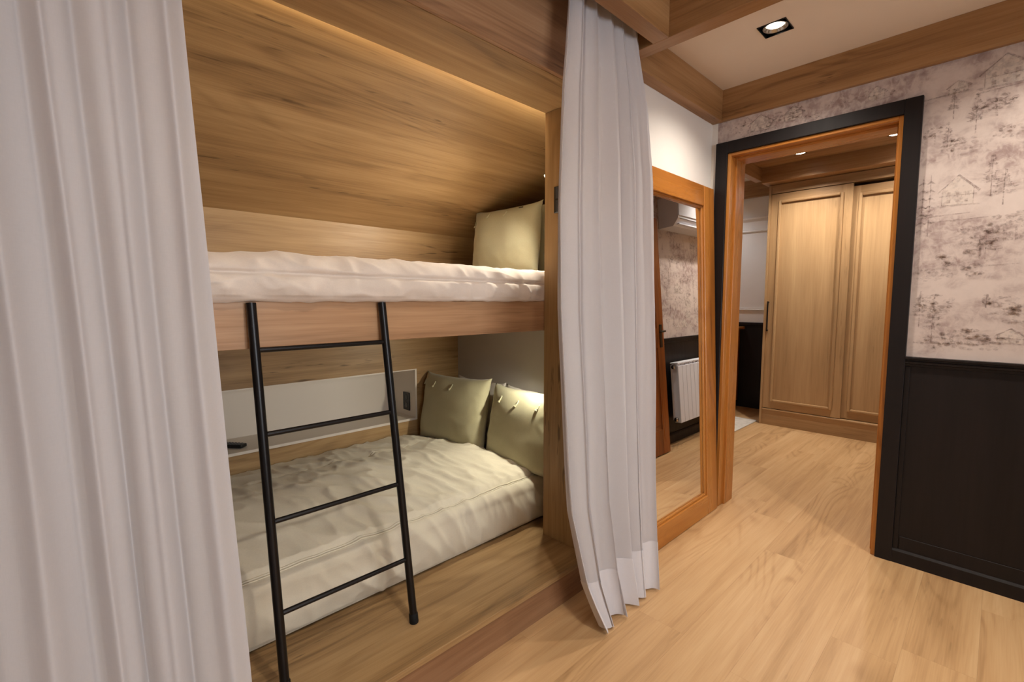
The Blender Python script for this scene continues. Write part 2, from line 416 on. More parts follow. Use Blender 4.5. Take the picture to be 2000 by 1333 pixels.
def scatter(p, u0, u1, z0, z1, clear=lambda u, z: True, dens=1.0, seed=1):
    r = random.Random(seed); p.rng = r
    u = u0
    while u < u1:
        z = z0 + r.random()*.1
        while z < z1:
            k = r.random()
            if clear(u, z) and clear(u+.12, z):
                if k < .42: p.pine(u+r.uniform(0, .1), z, min(z1, z+r.uniform(.10, .22)), r.uniform(.04, .08), r.uniform(.35, .7), r.uniform(.15, .45))
                elif k < .78: p.broad(u+r.uniform(0, .12), z+.05, r.uniform(.03, .07), r.uniform(.3, .6), trunk=r.uniform(0, .08))
                elif k < .9: p.house(u, z, r.uniform(.08, .13), r.uniform(.07, .11), r.uniform(.4, .6))
            z += r.uniform(.10, .17)/dens
        u += r.uniform(.085, .13)
p = Print(); p.light = []
U = lambda y: -y             # along the papered wall the picture's right is -y
for (a, b), wd in zip([((.122, 1.959), (.132, 2.126)), ((.195, 2.037), (.202, 2.169)), ((.208, 1.906), (.214, 2.029)), ((.061, 1.688), (.065, 1.87)), ((.023, 1.649), (.022, 1.797)), ((.062, 1.427), (.068, 1.562)), ((.259, 1.131), (.266, 1.297)), ((.213, 1.067), (.219, 1.273)), ((.047, 1.222), (.051, 1.283))],
                      (.07, .05, .04, .06, .12, .11, .06, .10, .04)):
    p.pine(U(a[0]), a[1], b[1], wd, .62, .35)
for i, (yy, zz) in enumerate([(.066, 2.063), (.252, 1.991), (.026, 1.945), (.159, 1.917), (-.021, 1.561), (.081, 1.53), (.129, 1.414), (-.005, 1.227), (-.044, 1.195), (.126, 1.091), (.062, 1.083), (.277, 1.64), (.20, 1.07), (.21, 1.24), (.24, 1.37)]):
    p.broad(U(yy), zz, (.045, .03, .035, .05, .07, .06, .07, .05, .05, .05, .06, .03, .04, .05, .04)[i], (.7, .5, .5, .45, .5, .5, .45, .45, .5, .5, .5, .35, .4, .5, .35)[i], 30, (.05, .05, 0, 0, .06, .1, 0, 0, 0, 0, 0, 0, 0, .12, 0)[i])
p.house(U(.212), 1.668, .10, .125, .6); p.house(U(.105), 2.135, .12, .12, .6); p.house(U(.005), 1.075, .075, .06, .6); p.house(U(.215), 2.145, .06, .05, .45)
p.house(U(1.03), 2.19, .10, .08, .5); p.house(U(.86), 2.20, .08, .07, .45); p.house(U(.50), 2.20, .06, .06, .45)
for k in range(7):                                   # two tall layered conifers beside the casing
    for cy in (.277, .252):
        for sg in (-1, 1):
            zz = 1.56+k*.035; p.stroke((U(cy), zz+.01), (U(cy)+sg*.016, zz), .009, .55, .003)
for cy in (.277, .252): p.stroke((U(cy), 1.54), (U(cy), 1.81), .003, .6)
for i in range(16): p.broad(U(random.uniform(.35, 1.15)), random.uniform(2.18, 2.27), random.uniform(.02, .035), random.uniform(.35, .6), 16)
for i, (yy, zz, ll) in enumerate([(.20, 1.625, .16), (.12, 1.60, .12), (.24, 2.14, .2), (.06, 2.12, .14), (.20, 1.60, .1), (.02, 1.40, .12), (.15, 1.06, .25)]): p.stroke((U(yy+ll/2), zz), (U(yy-ll/2), zz+.006), .008, .5, .003)
scatter(p, .10, 2.6, 1.03, 2.25, dens=.9, seed=5)
fn = lambda u, z: (WX-.0012, -u, z)
fl_ = lambda u, z: (WX-.0006, -u, z)
p.emit('wallpaper_print', 'wallpaper_ink', p.f, fn, wr); p.emit('wallpaper_highlight', 'wallpaper_light', p.light, fl_, wr)

# black wainscot on the papered wall
wn = thing('wainscot', 'black wooden wainscot panelling right of the doorway', 'wainscot'); 
del wn['category']; wn['kind'] = 'structure'; wn.name = 'trim_5'
box(WX-.006, WX-.0005, YF, .295, 0, .955).build('panel', 'black_wood', wn)
def profile_y(pts, y0, y1, name, mat, parent, bm=None):
    b = MB(); n = len(pts)
    v0 = [b.bm.verts.new((q[0], y0, q[1])) for q in pts]; v1 = [b.bm.verts.new((q[0], y1, q[1])) for q in pts]
    b.bm.faces.new(v0); b.bm.faces.new(v1)
    for i in range(n): b.bm.faces.new((v0[i], v0[(i+1) % n], v1[(i+1) % n], v1[i]))
    return b.build(name, mat, parent)
def profile_x(pts, x0, x1, name, mat, parent):
    b = MB(); n = len(pts)
    v0 = [b.bm.verts.new((x0, q[0], q[1])) for q in pts]; v1 = [b.bm.verts.new((x1, q[0], q[1])) for q in pts]
    b.bm.faces.new(v0); b.bm.faces.new(v1)
    for i in range(n): b.bm.faces.new((v0[i], v0[(i+1) % n], v1[(i+1) % n], v1[i]))
    return b.build(name, mat, parent)
rail = [(WX, .948), (WX-.012, .950), (WX-.013, .960), (WX-.020, .963), (WX-.021, .972), (WX-.015, .975), (WX-.016, .983), (WX-.026, .985), (WX-.026, .993), (WX, .994)]
profile_y(rail, YF, .295, 'chair_rail', 'black_wood', wn)
base = [(WX, 0), (WX-.020, 0), (WX-.020, .058), (WX-.014, .066), (WX-.010, .068), (WX, .068)]
profile_y(base, YF, .2955, 'baseboard', 'black_wood', wn)
box(WX-.010, WX-.006, YF, .272, .068, .13, bev=.001).build('lower_rail', 'black_wood', wn)
box(WX-.012, WX-.006, .276, .2945, .068, .948, bev=.001).build('edge_stile', 'black_wood', wn)

# door casing and lining
d1 = thing('door_1', 'doorway with black casing and varnished wood lining', None); d1['kind'] = 'structure'
for nm, a in (('casing', (WX-.024, WX, 1.145, 1.211, 0, 2.163)), ('casing', (WX-.024, WX, .295, .360, 0, 2.163)), ('casing', (WX-.024, WX, .360, 1.145, 2.098, 2.163))):
    box(*a, bev=.002).build(nm, 'black_wood', d1)
for nm, a, mt in (('lining', (WX-.012, WX+T+.012, 1.127, 1.1465, 0, 2.098), 'pine_z'), ('lining', (WX-.012, WX+T+.012, .3585, .378, 0, 2.098), 'pine_z'), ('lining', (WX-.012, WX+T+.012, .378, 1.127, 2.080, 2.0975), 'pine_y')):
    box(*a, bev=.002).build(nm, mt, d1)
for a, mt in (((WX+.05, WX+T+.012, 1.115, 1.1275, 0, 2.08), 'pine_z'), ((WX+.05, WX+T+.012, .3775, .390, 0, 2.08), 'pine_z'), ((WX+.05, WX+T+.012, .390, 1.115, 2.068, 2.0805), 'pine_y')):
    box(*a, bev=.0015).build('door_stop', mt, d1)

# ------------------------------------------------------------------ hall beyond the doorway
HX = WX+T; HY = .18; HZ = 2.535
struct('wall_hall_far', box(5.80, 5.9, -.1, 3.3, 0, 2.75), 'paint_white', label='white panelled wall at the far end of the hall')
struct('wall_hall_left', box(HX, 5.9, 3.2, 3.3, 0, 2.75), 'paint_white', label='white wall at the left end of the hall')
wh = struct('wall_hall_right', box(HX, 5.8, HY-.1, HY, 0, 2.75), 'wallpaper', label='papered hall wall with black wainscot seen in the mirror')
struct('ceiling_hall', box(HX, 5.8, .08, 1.69, HZ, HZ+.1), 'beam_y', label='oak panelled hall ceiling with round downlights')
struct('ceiling_hall_white', box(HX, 5.8, 1.69, 3.2, 2.62, 2.72), 'ceiling_paint', label='white hall ceiling beyond the oak beam')
beam('trim_6', HX, 5.0, 1.690, 1.75, 2.41, 2.62, label='oak beam edging the panelled hall ceiling')
struct('trim_7', box(4.985, 5.78, HY, 1.69, 2.39, HZ, bev=.001), 'beam_y', label='oak soffit above the sliding wardrobe')
struct('trim_8', box(5.745, 5.80, 1.66, 3.2, 2.43, 2.62, bev=.002), 'beam_y', label='oak band at the top of the white hall wall')
hw = thing('trim_9', 'black wainscot and white mouldings of the far hall wall', None); hw['kind'] = 'structure'
box(5.788, 5.80, 1.70, 3.2, 0, .985).build('panel', 'black_wood', hw)
box(5.775, 5.80, 1.70, 3.2, .975, 1.005, bev=.003).build('chair_rail', 'black_wood', hw)
profile_y([(5.80, 1.14), (5.785, 1.142), (5.78, 1.152), (5.787, 1.160), (5.785, 1.17), (5.80, 1.172)], 1.66, 3.2, 'panel_moulding', 'paint_white', hw)
profile_y([(5.80, 2.04), (5.785, 2.042), (5.78, 2.052), (5.787, 2.060), (5.785, 2.07), (5.80, 2.072)], 1.66, 3.2, 'panel_moulding', 'paint_white', hw)
profile_y([(5.80, 2.16), (5.77, 2.185), (5.765, 2.20), (5.80, 2.205)], 1.66, 3.2, 'picture_rail', 'paint_white', hw)
hr = thing('trim_10', 'black wainscot of the papered hall wall', None); hr['kind'] = 'structure'
box(HX, 5.1, HY, HY+.006, 0, .95).build('panel', 'black_wood', hr)
profile_x([(HY, .945), (HY+.014, .950), (HY+.020, .965), (HY+.026, .985), (HY+.026, .993), (HY, .995)], HX, 5.1, 'chair_rail', 'black_wood', hr)
profile_x([(HY, 0), (HY+.02, 0), (HY+.02, .075), (HY+.012, .09), (HY, .09)], HX, 5.1, 'baseboard', 'black_wood', hr)
p = Print(); p.light = []
scatter(p, HX+.05, 5.0, 1.03, 2.4, dens=1.1, seed=11)
p.emit('wallpaper_print', 'wallpaper_ink', p.f, lambda u, z: (u, HY+.0012, z), wh); p.emit('wallpaper_highlight', 'wallpaper_light', p.light, lambda u, z: (u, HY+.0006, z), wh)

# ------------------------------------------------------------------ built-in bunk bed
JX = 1.605; JF = 1.182; JB = 1.457; SZ = .14; BY = 2.50; EX = 1.90; EU = 2.35; LX = -.15; LJ = .02
SL = .458; S0 = 1.672                                   # slope: z = S0 + SL*(BY-y)
bk = thing('bunk_bed', 'built-in oak bunk bed alcove with a sloping panelled top', 'bunk bed', (0.8, 1.2, 0))
def bp(nm, mb, mat, label=None, **k):
    o = mb.build(nm, mat, bk, **k); o.matrix_parent_inverse = Matrix.Translation(-Vector((0.8, 1.2, 0)))
    if label: o['label'] = label
    return o
bp('sill', box(LX, JX+.3, JF, 1.75, SZ-.022, SZ, bev=.0012), 'oak_x')
bp('kick_board', box(XL, 1.93, JF+.004, JF+.022, 0, SZ-.0225), 'kick_oak')
bp('deck', box(LX, EX, 1.75, BY, SZ-.03, SZ-.005), 'oak_x')
bp('jamb', box(JX, JX+.02, JF+.001, JB, SZ, 2.0825, bev=.001), 'oak_z')
bp('jamb', box(LJ-.02, LJ, JF+.001, JB, SZ, 2.0825, bev=.001), 'oak_z')
bp('front_panel', box(JX+.0205, 1.93, JF+.001, JF+.02, SZ, 2.0825, bev=.001), 'oak_z')
bp('front_panel', box(XL, LJ-.0205, JF+.001, JF+.02, SZ, 2.0825, bev=.001), 'oak_z')
bp('back_stile', box(JX+.0205, EU, JB-.02, JB, SZ, 2.16), 'oak_z')
bp('back_stile', box(LX-.04, LJ-.0205, JB-.02, JB, SZ, 2.16), 'oak_z')
bp('side_return', box(1.91, 1.93, JF+.021, WY+.1, 0, CZ), 'paint_white')
bp('header', box(XL, 1.93, JF, JF+.018, 2.0835, CZ, bev=.0012), 'header_oak')
bp('header_soffit', box(LX, 1.93, JF+.0195, JB, 2.083, 2.101, bev=.0012), 'oak_x')
bp('header_back', box(LX, EX, JB-.018, JB, 2.101, 2.125), 'oak_x')
# sloping panel
m = MB(); zt = lambda y: S0 + SL*(BY-y)
m.prism([(1.30, zt(1.30)), (BY+.01, zt(BY+.01)), (BY+.01, zt(BY+.01)+.03), (1.30, zt(1.30)+.03)], 'x', LX, EU)
bp('sloped_panel', m, 'oak_x')
bp('back_panel', box(LX, EU, BY, BY+.018, 1.10, S0+.03), 'oak_x')
NX = 1.565; NZ0, NZ1 = .526, .826; NB = 2.78
bp('back_panel', box(LX, EX, BY, BY+.018, NZ1+.006, 1.10), 'oak_x')
bp('back_panel', box(LX, EX, BY, BY+.018, SZ-.03, NZ0-.014), 'oak_x')
bp('back_panel', box(NX+.012, EX, BY, BY+.018, NZ0-.014, NZ1+.006), 'oak_x')
nt = bp('niche', MB().box(LX, NX, NB-.0015, NB+.015, NZ0-.014, NZ1).box(NX, NX+.012, BY-.002, NB+.015, NZ0-.014, NZ1+.006).box(LX, NX, BY-.002, NB+.015, NZ1, NZ1+.006), 'white_lacquer', 'white lacquered back and side of the wall niche')
bp('niche_shelf', box(LX, NX-.0005, BY-.004, NB-.002, NZ0-.0138, NZ0), 'white_lacquer', 'white ledge of the wall niche')
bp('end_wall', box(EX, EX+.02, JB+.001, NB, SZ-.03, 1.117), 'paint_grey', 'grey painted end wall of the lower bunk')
bp('end_wall', box(EU, EU+.02, JB-.02, BY+.018, 1.117, 2.2), 'oak_y')
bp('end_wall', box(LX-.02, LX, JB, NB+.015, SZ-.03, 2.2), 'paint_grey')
bp('bed_rail', box(LX, EU, JB+.002, JB+.024, 1.116, 1.25, bev=.0012), 'rail_oak', 'lighter oak front rail of the upper bunk')
bp('upper_deck', box(LX, EU, JB+.025, BY, 1.118, 1.136), 'oak_x')
bp('led_strip', box(LX+.02, EX-.02, JB+.001, JB+.008, 2.110, 2.120), 'led_glow', 'warm light strip behind the header')

# ------------------------------------------------------------------ bedding
def ridged(x, y, s=0.0):
    return 1 - abs(noise.noise(Vector((x, y, s))))*2
def wrinkle(x, y, amp=1.0, seed=0.0):
    wx = x + .10*noise.noise(Vector((x*2.2, y*2.2, seed+5))); wy = y + .10*noise.noise(Vector((x*2.2, y*2.2, seed+9)))
    a = ridged(wx*6.5+wy*3.0, wy*2.4-wx*.8, seed); b = ridged(wx*12+wy*4, wy*5-wx*4, seed+3); c = noise.noise(Vector((wx*3, wy*3, seed+7)))
    a = max(0, a)**2.2; b = max(0, b)**2.5
    mk = .35+.65*max(0, min(1, .5+noise.noise(Vector((x*1.7, y*2.1, seed+13)))*1.3))
    return amp*(.017*a*mk + .010*b*mk + .012*c)

tag(box(LX+.01, EX-.01, 1.60, BY-.01, SZ+.001, .345, bev=.03, seg=3).build('mattress', 'sheet_grey', auto=40), 'mattress with grey fitted sheet on the lower bunk', 'mattress')
tag(box(LX+.01, EU-.01, 1.52, BY-.01, 1.137, 1.30, bev=.03, seg=3).build('mattress', 'sheet_grey', auto=40), 'mattress under the white duvet on the upper bunk', 'mattress')

# lower duvet: sheet over the top, rounded front edge, hanging down to the sill
def lower_duvet(u, v):
    # u along x, v from the back (0) over the top to the sill (1)
    if v < .72:
        t = v/.72; y = 2.485 - t*(2.485-1.615); z = .425 + .022*math.sin(t*math.pi) - .05*max(0, t-.55)**1.3/.45**1.3
        nx_, nz = 0.0, 1.0
    else:
        t = (v-.72)/.28
        if t < .35:
            a = t/.35*math.pi/2; y = 1.615 - .05*math.sin(a); z = .315+.05*math.cos(a); nx_, nz = -math.sin(a), math.cos(a)
        else:
            q = (t-.35)/.65; y = 1.565 - .018*math.sin(q*math.pi)+.012*q; z = .315 - q*(.315-.147); nx_, nz = -1.0, 0.0
    yh = max(0.0, min(1.0, (y-1.56)/.9)); xh = 1.80 - .13*min(1, yh/.40) - .13*max(0, (yh-.40)/.60)
    x = LX+.02 + u*(xh-LX-.02)
    k = wrinkle(x, y if v < .72 else 1.6+z, (.28+.62*max(0, min(1, x-.3))) if v < .8 else .8, 2.0)
    if v < .72: k += .011*max(0, ridged(x*11+y*5, y*5-x*2, 31.0))**3 * (.3+.7*max(0, min(1, x-.2)))
    edge = 1-min(1, abs(v-.735)/.015); seam = 1-min(1, abs(v-.19)/.010)
    k -= .007*max(0, edge) + .006*max(0, seam)
    head = max(0, (u-.955)/.045); k += -.018*head*head + (.010*math.sin(y*38)+.006*math.sin(y*71)) * head*.5
    if v > .985: k = 0
    x += head*(.03*noise.noise(Vector((y*6, 1, 0))) + .015*noise.noise(Vector((y*21, 3, 0))))*1.2
    return (x, y + nx_*k, z + nz*k)
m = MB(); m.grid(lower_duvet, 210, 130)
du = tag(m.build('duvet', 'duvet_beige', smooth=True), 'rumpled beige duvet spread over the lower bunk', 'duvet')
def line_on(f, v, n, r, u0=0, u1=1, mat='duvet_beige', nm='piping', parent=None):
    pts = [Vector(f(u0+(u1-u0)*i/n, v)) for i in range(n+1)]
    return MB().tube(pts, r, 6).build(nm, mat, parent, smooth=True)
line_on(lower_duvet, .19, 200, .0042, .0, .97, parent=du); line_on(lower_duvet, .728, 200, .0042, .0, .96, parent=du); line_on(lower_duvet, .742, 200, .0036, .0, .96, parent=du)
line_on(lambda v, u: lower_duvet(u, v), .9995, 120, .0022, .03, .97, nm='edge_piping', parent=du)

# upper duvet
def upper_duvet(u, v):
    x = LX+.02 + u*(1.99-LX-.02)
    ends = min(1.0, max(0.0, (x-.02)/.50)); ez = ends*ends*(3-2*ends)
    top = 1.408 - .075*(1-ez)**2
    if v < .50:
        t = v/.50; y = 2.47 - t*(2.47-1.525); z = top - .012*t + .01*math.sin(t*math.pi); ny, nz = 0, 1
    elif v < .74:
        a = (v-.50)/.24*math.pi/2; y = 1.525 - .095*math.sin(a); z = (top-.012) - (top-.012-1.330)*(1-math.cos(a)); ny, nz = -math.sin(a), math.cos(a)
    elif v < .90:
        a = (v-.74)/.16; y = 1.430 - .014*math.sin(a*math.pi); z = 1.330 - .074*a; ny, nz = -1, 0
    else:
        a = (v-.90)/.10; y = 1.430 + .026*a; z = 1.256 - .006*math.sin(a*math.pi); ny, nz = 0, -.6
    k = wrinkle(x*1.15, y*.9+z, .30+.6*min(1, max(0, (v-.55)/.2)), 21.0) - .004
    if v > .5:
        dg = max(0, ridged(x*5+z*9, x*1.4-z*11, 4.0))**2.5; k += .010*dg*(1.25-min(1, x/1.5))
    k -= .012*max(0, 1-abs(v-.74)/.022)
    if v > .88: k *= .45
    tk_ = max(0.0, min(1.0, (x-1.50)/.09)); y2 = y + ny*k; y2 = y2*(1-tk_) + max(y2, 1.462+(y2-1.43)*.3)*tk_
    return (x, y2, z + nz*k)
m = MB(); m.grid(upper_duvet, 220, 140)
du2 = tag(m.build('duvet', 'duvet_white', smooth=True), 'white duvet hanging over the rail of the upper bunk', 'duvet')
line_on(upper_duvet, .74, 180, .002, 0, 1, 'duvet_white', parent=du2)

def pillow(name, label, mat, c, w, h, t, yaw, lean, seed, ties=(), group=None, wr=1.0, tag_strip=False):
    """c = bottom centre of the front face; width along local x, height local z, front faces local -y"""
    root = thing(name, label, 'pillow', c, (lean, 0, yaw), group)
    def surf(sg):
        def f(u, v):
            a, b = 2*u-1, 2*v-1
            X = a*w/2*(1 - .035*(1-b*b)*abs(a)**3 ); Z = h/2 + b*h/2*(1 - .05*(1-a*a)*abs(b)**3)
            X += .012*a*abs(b)**6; Z += .010*b*abs(a)**6
            q = max(0, (1-abs(a)**2.6))*max(0, (1-abs(b)**2.6)); th = t/2*q**.45
            e = min(1, q*4)
            k = .010*noise.noise(Vector((X*6, Z*6, seed+sg*3))) + .007*max(0, ridged(X*9+Z*2, Z*13, seed+sg))**2*(abs(a)**2) + .006*max(0, ridged(X*14, Z*6, seed+4))**2*max(0, -b)
            return (X + .004*noise.noise(Vector((Z*12, seed, 0)))*abs(a), sg*(th + k*e*wr), Z + .004*noise.noise(Vector((X*12, seed, 5)))*abs(b))
        return f
    m = MB(); m.grid(surf(-1), 46, 38); m.grid(surf(1), 46, 38)
    bmesh.ops.remove_doubles(m.bm, verts=m.bm.verts[:], dist=.0004)
    m.build('case', mat, root, smooth=True)
    for (a, b) in ties:
        f = surf(-1); P = Vector(f((a+1)/2, (b+1)/2)); 
        s = MB(); pts = []
        for i in range(11):
            q = i/10; d = Vector(f(min(1, max(0, (a+.02+.07*q*(1-.3*q)+1)/2)), min(1, (b-.05+.15*q*q+1)/2)))
            pts.append(d + Vector((0, -.003, 0)))
        s.tube(pts, [.0058*(1-.5*i/10) for i in range(11)], 8)
        k = bmesh.new(); bmesh.ops.create_icosphere(k, subdivisions=2, radius=.0075)
        for v_ in k.verts: v_.co = Vector((v_.co.x*1.15, v_.co.y*.7, v_.co.z*.9)) + pts[0] + Vector((0, -.002, -.003))
        s.merge(k); s.build('tie', mat, root, smooth=True)
    return root
YW = R(-90)
# lower bunk: front faces towards -x ; local x runs along -y ... (yaw -90: local -y -> -x)
g1 = 'sage pillows on the lower bunk'
pillow('pillow', 'sage green pillow with knotted ties beside the niche socket', 'sage', (1.625, 2.225, .405), .50, .405, .165, R(-90+10), R(-11), 1.0, ((-.55, .68), (.02, .66), (-.97, .7)))
pillow('pillow', 'sage green pillow with knotted ties lit by the reading lamp', 'sage', (1.705, 1.72, .355), .50, .43, .17, R(-90+4), R(-12), 6.0, ((-.62, .66), (-.12, .62), (.45, .62)))
pillow('bed_pillow', 'white bed pillow tucked behind the sage pillow near the niche', 'pillow_white', (1.845, 2.215, .36), .44, .405, .075, YW, R(-2), 11.0)
pillow('bed_pillow', 'white bed pillow tucked behind the lit sage pillow', 'pillow_white', (1.862, 1.74, .36), .46, .40, .05, YW, 0, 15.0)
pu = pillow('pillow', 'sage green pillow standing on the white duvet of the upper bunk', 'sage', (1.855, 2.005, 1.405), .51, .385, .15, R(-90+3), R(-6), 20.0, ((-.42, .76), (.12, .74), (-.96, .55)))
box(.135, .165, -.052, -.049, .352, .357).build('label_tab', 'black_plastic', pu)
pillow('pillow', 'pale sage pillow behind the front one on the upper bunk', 'sage', (2.03, 1.86, 1.345), .60, .475, .13, YW, R(-3), 24.0)

# ------------------------------------------------------------------ ladder
ld = thing('ladder', 'black steel ladder leaning on the upper bunk rail', 'ladder', (.61, 1.345, SZ))
def lp(nm, mb, mat, par, **k):
    o = mb.build(nm, mat, par, **k); o.matrix_parent_inverse = Matrix.Translation(-Vector((.61, 1.345, SZ))) if par is ld else Matrix()
    return o
def stile_pt(side, z):
    t = (z-SZ)/(1.25-SZ); xb, xt = ((.399, .382), (.822, .779))[side]
    return Vector((xb+(xt-xb)*t, 1.345+(1.442-1.345)*t, z))
for sd in (0, 1):
    pts = [stile_pt(sd, SZ+.002), stile_pt(sd, .6), stile_pt(sd, 1.0), stile_pt(sd, 1.246)]
    st = lp('stile', MB().tube(pts, .0130, 18), 'black_metal', ld, auto=50)
    a, b = stile_pt(sd, SZ), stile_pt(sd, SZ+.035)
    lp('rubber_foot', MB().tube([a, a+(b-a)*.1, b-(b-a)*.08, b], [.0148, .0158, .0152, .0138], 18), 'rubber', st, auto=50)
for z in (1.114, .877, .629, .366):
    lp('rung', MB().tube([stile_pt(0, z), stile_pt(1, z)], .0075, 14), 'black_metal', ld, auto=50)

# ------------------------------------------------------------------ small things in the alcove
rm = thing('remote_control', 'black remote control lying on the white niche ledge', 'remote', (.575, 2.615, NZ0), (0, 0, R(38)))
box(-.022, .022, -.07, .07, .001, .019, bev=.005, seg=2).build('body', 'black_plastic', rm, auto=40)
for i in range(3):
    for j in range(6): MB().lathe([(.004, .0185), (.004, .0205), (.003, .021)], ((i-1)*.012, -.05+j*.017, 0), n=10).build('button', 'grey_plastic', rm)
ou = thing('power_outlet', 'black socket plate on the white side of the niche', 'socket', (NX, 2.597, .615))
def rel(o, loc): o.matrix_parent_inverse = Matrix.Translation(-Vector(loc)); return o
L = (NX, 2.597, .615)
rel(box(NX-.007, NX-.0002, 2.560, 2.634, .558, .672, bev=.002).build('plate', 'black_plastic', ou), L)
for zz in (.590, .640):
    rel(MB().lathe([(.0185, 0), (.0185, .0015), (.016, .0015), (.015, .0005)], (NX-.007, 2.597, zz), (-1, 0, 0), 20).build('socket', 'glass_black', ou), L)
L = (JX, 1.393, 1.695)
sw = thing('light_switch', 'black switch plate on the oak jamb of the alcove', 'switch', L)
rel(box(JX-.008, JX-.0002, 1.322, 1.396, 1.638, 1.752, bev=.002).build('plate', 'black_plastic', sw), L)
for zz in (1.666, 1.724): rel(box(JX-.010, JX-.008, 1.333, 1.385, zz-.025, zz+.025, bev=.0008).build('rocker', 'grey_plastic', sw), L)

def reading_lamp(label, x, z, aim, energy, color):
    L = Vector((x, JB, z)); r = thing('reading_lamp', label, 'lamp', L)
    aim = Vector(aim).normalized(); h = L + Vector((0, .075, 0))
    rel(MB().lathe([(.028, 0), (.028, .008), (.02, .011)], (x, JB+.0002, z), (0, 1, 0), 24).build('base', 'black_metal', r, auto=40), L)
    rel(MB().tube([L+Vector((0, .008, 0)), h], .006, 10).build('arm', 'black_metal', r, smooth=True), L)
    rel(MB().lathe([(.010, -.035), (.019, -.03), (.020, .030), (.017, .030), (.016, .012)], h, aim, 24).build('head', 'chrome', r, auto=40), L)
    rel(MB().lathe([(.015, .020), (.0149, .0201)], h, aim, 20).build('bulb', 'lamp_glow', r), L)
    add_light('reading_light', 'SPOT', h+aim*.034, energy, color, h+aim, spot_size=R(136), spot_blend=1.0, shadow_soft_size=.016)
reading_lamp('small chrome reading lamp behind the oak stile of the upper bunk', 1.73, 1.86, (-.72, .55, -.80), 28.0, (1.0, .92, .78))
reading_lamp('small chrome reading lamp behind the oak stile of the lower bunk', 1.76, .94, (-.50, .62, -.70), 13.0, (1.0, .94, .76))

# ------------------------------------------------------------------ curtains
def interp(tab, z):
    tab = sorted(tab)
    if z <= tab[0][0]: return tab[0][1]
    for (a, va), (b, vb) in zip(tab, tab[1:]):
        if z <= b:
            t = (z-a)/(b-a); t = t*t*(3-2*t) if False else t
            return va+(vb-va)*t
    return tab[-1][1]
def curtain(label, xl, xr, y0, nf, amp, ztop, seed, hemz, nu, nv, lat=.3):
    """xl/xr/y0/amp are tables of z; folds gather towards the top"""
    def f(u, v):
        z = .006 + v*(ztop-.006)
        a, b = interp(xl, z), interp(xr, z); A = interp(amp, z)
        uu = u + .012*noise.noise(Vector((u*3, z*.5, seed)))
        ph = 2*math.pi*(nf*uu + .35*noise.noise(Vector((uu*nf*.55, seed, z*.22))))
        md = .75 + .5*noise.noise(Vector((uu*nf*.8, seed+4, z*.15)))
        x = a + (b-a)*u + A*lat*math.sin(2*ph)*md + .004*noise.noise(Vector((u*20, z*1.5, seed)))
        y = interp(y0, z) + A*md*math.sin(ph) + A*.22*math.sin(2.3*ph+1.3+seed) + .006*noise.noise(Vector((u*6, z*2.2, seed+2)))
        if lat > .2 and z < .7: y -= .035*(1-z/.7)**2*math.exp(-(u/.10)**2)
        zz = z
        if z < .12: zz = z + .010*(1-z/.12)*(.5+.5*math.sin(ph*1.0+.7))
        return (x, y, zz)
    root = thing('curtain', label, 'curtain', (interp(xl, 0)*.5+interp(xr, 0)*.5, interp(y0, 0), 0))
    L = root.location.copy()
    m = MB(); m.grid(f, nu, nv)
    rel(m.build('cloth', 'curtain_linen', root, smooth=True), L)
    # doubled hem
    m = MB()
    def h(sg):
        def g(u, v):
            P = Vector(f(u, v*hemz/ztop)); Q = Vector(f(min(1, u+.0015), v*hemz/ztop)) - Vector(f(max(0, u-.0015), v*hemz/ztop))
            nrm = Vector((Q.y, -Q.x, 0)).normalized(); return P + nrm*.0016*sg
        return g
    m.grid(h(1), nu, 14)
    rel(m.build('hem', 'curtain_hem', root, smooth=True), L)
    m = MB(); m.grid(lambda u, v: (lambda P: P + Vector((0, -.0016, 0)))(Vector(f(u, 1-.03*(1-v)))), nu, 3)
    rel(m.build('header_tape', 'curtain_hem', root, smooth=True), L)
    return root
curtain('white linen curtain gathered at the right of the bunk alcove',
        [(0, 1.405), (.21, 1.318), (.49, 1.262), (.87, 1.245), (1.23, 1.232), (1.575, 1.240), (2.0, 1.268), (2.25, 1.305), (2.44, 1.33)],
        [(0, 1.835), (.25, 1.850), (.52, 1.872), (1.225, 1.895), (1.77, 1.882), (2.07, 1.838), (2.25, 1.775), (2.44, 1.735)],
        [(0, .985), (.5, 1.015), (1.5, 1.055), (2.44, 1.085)], 5.3, [(0, .038), (.6, .034), (1.6, .026), (2.2, .020), (2.44, .016)], 2.44, 3.0, .21, 420, 90, .42)
curtain('white linen curtain hanging at the left of the bunk alcove',
        [(0, -.60), (2.44, -.55)], [(0, .262), (.44, .248), (.82, .232), (1.43, .209), (1.8, .194), (2.44, .175)],
        [(0, 1.05), (2.44, 1.085)], 9.0, [(0, .026), (1.2, .023), (2.44, .017)], 2.44, 8.0, .21, 560, 70, .15)
tk = tag(box(XL, 1.775, 1.088, 1.108, CZ-.014, CZ-.0005, bev=.002).build('curtain_track', 'cool_white'), 'white curtain track fixed to the ceiling behind the oak beam', 'curtain track')

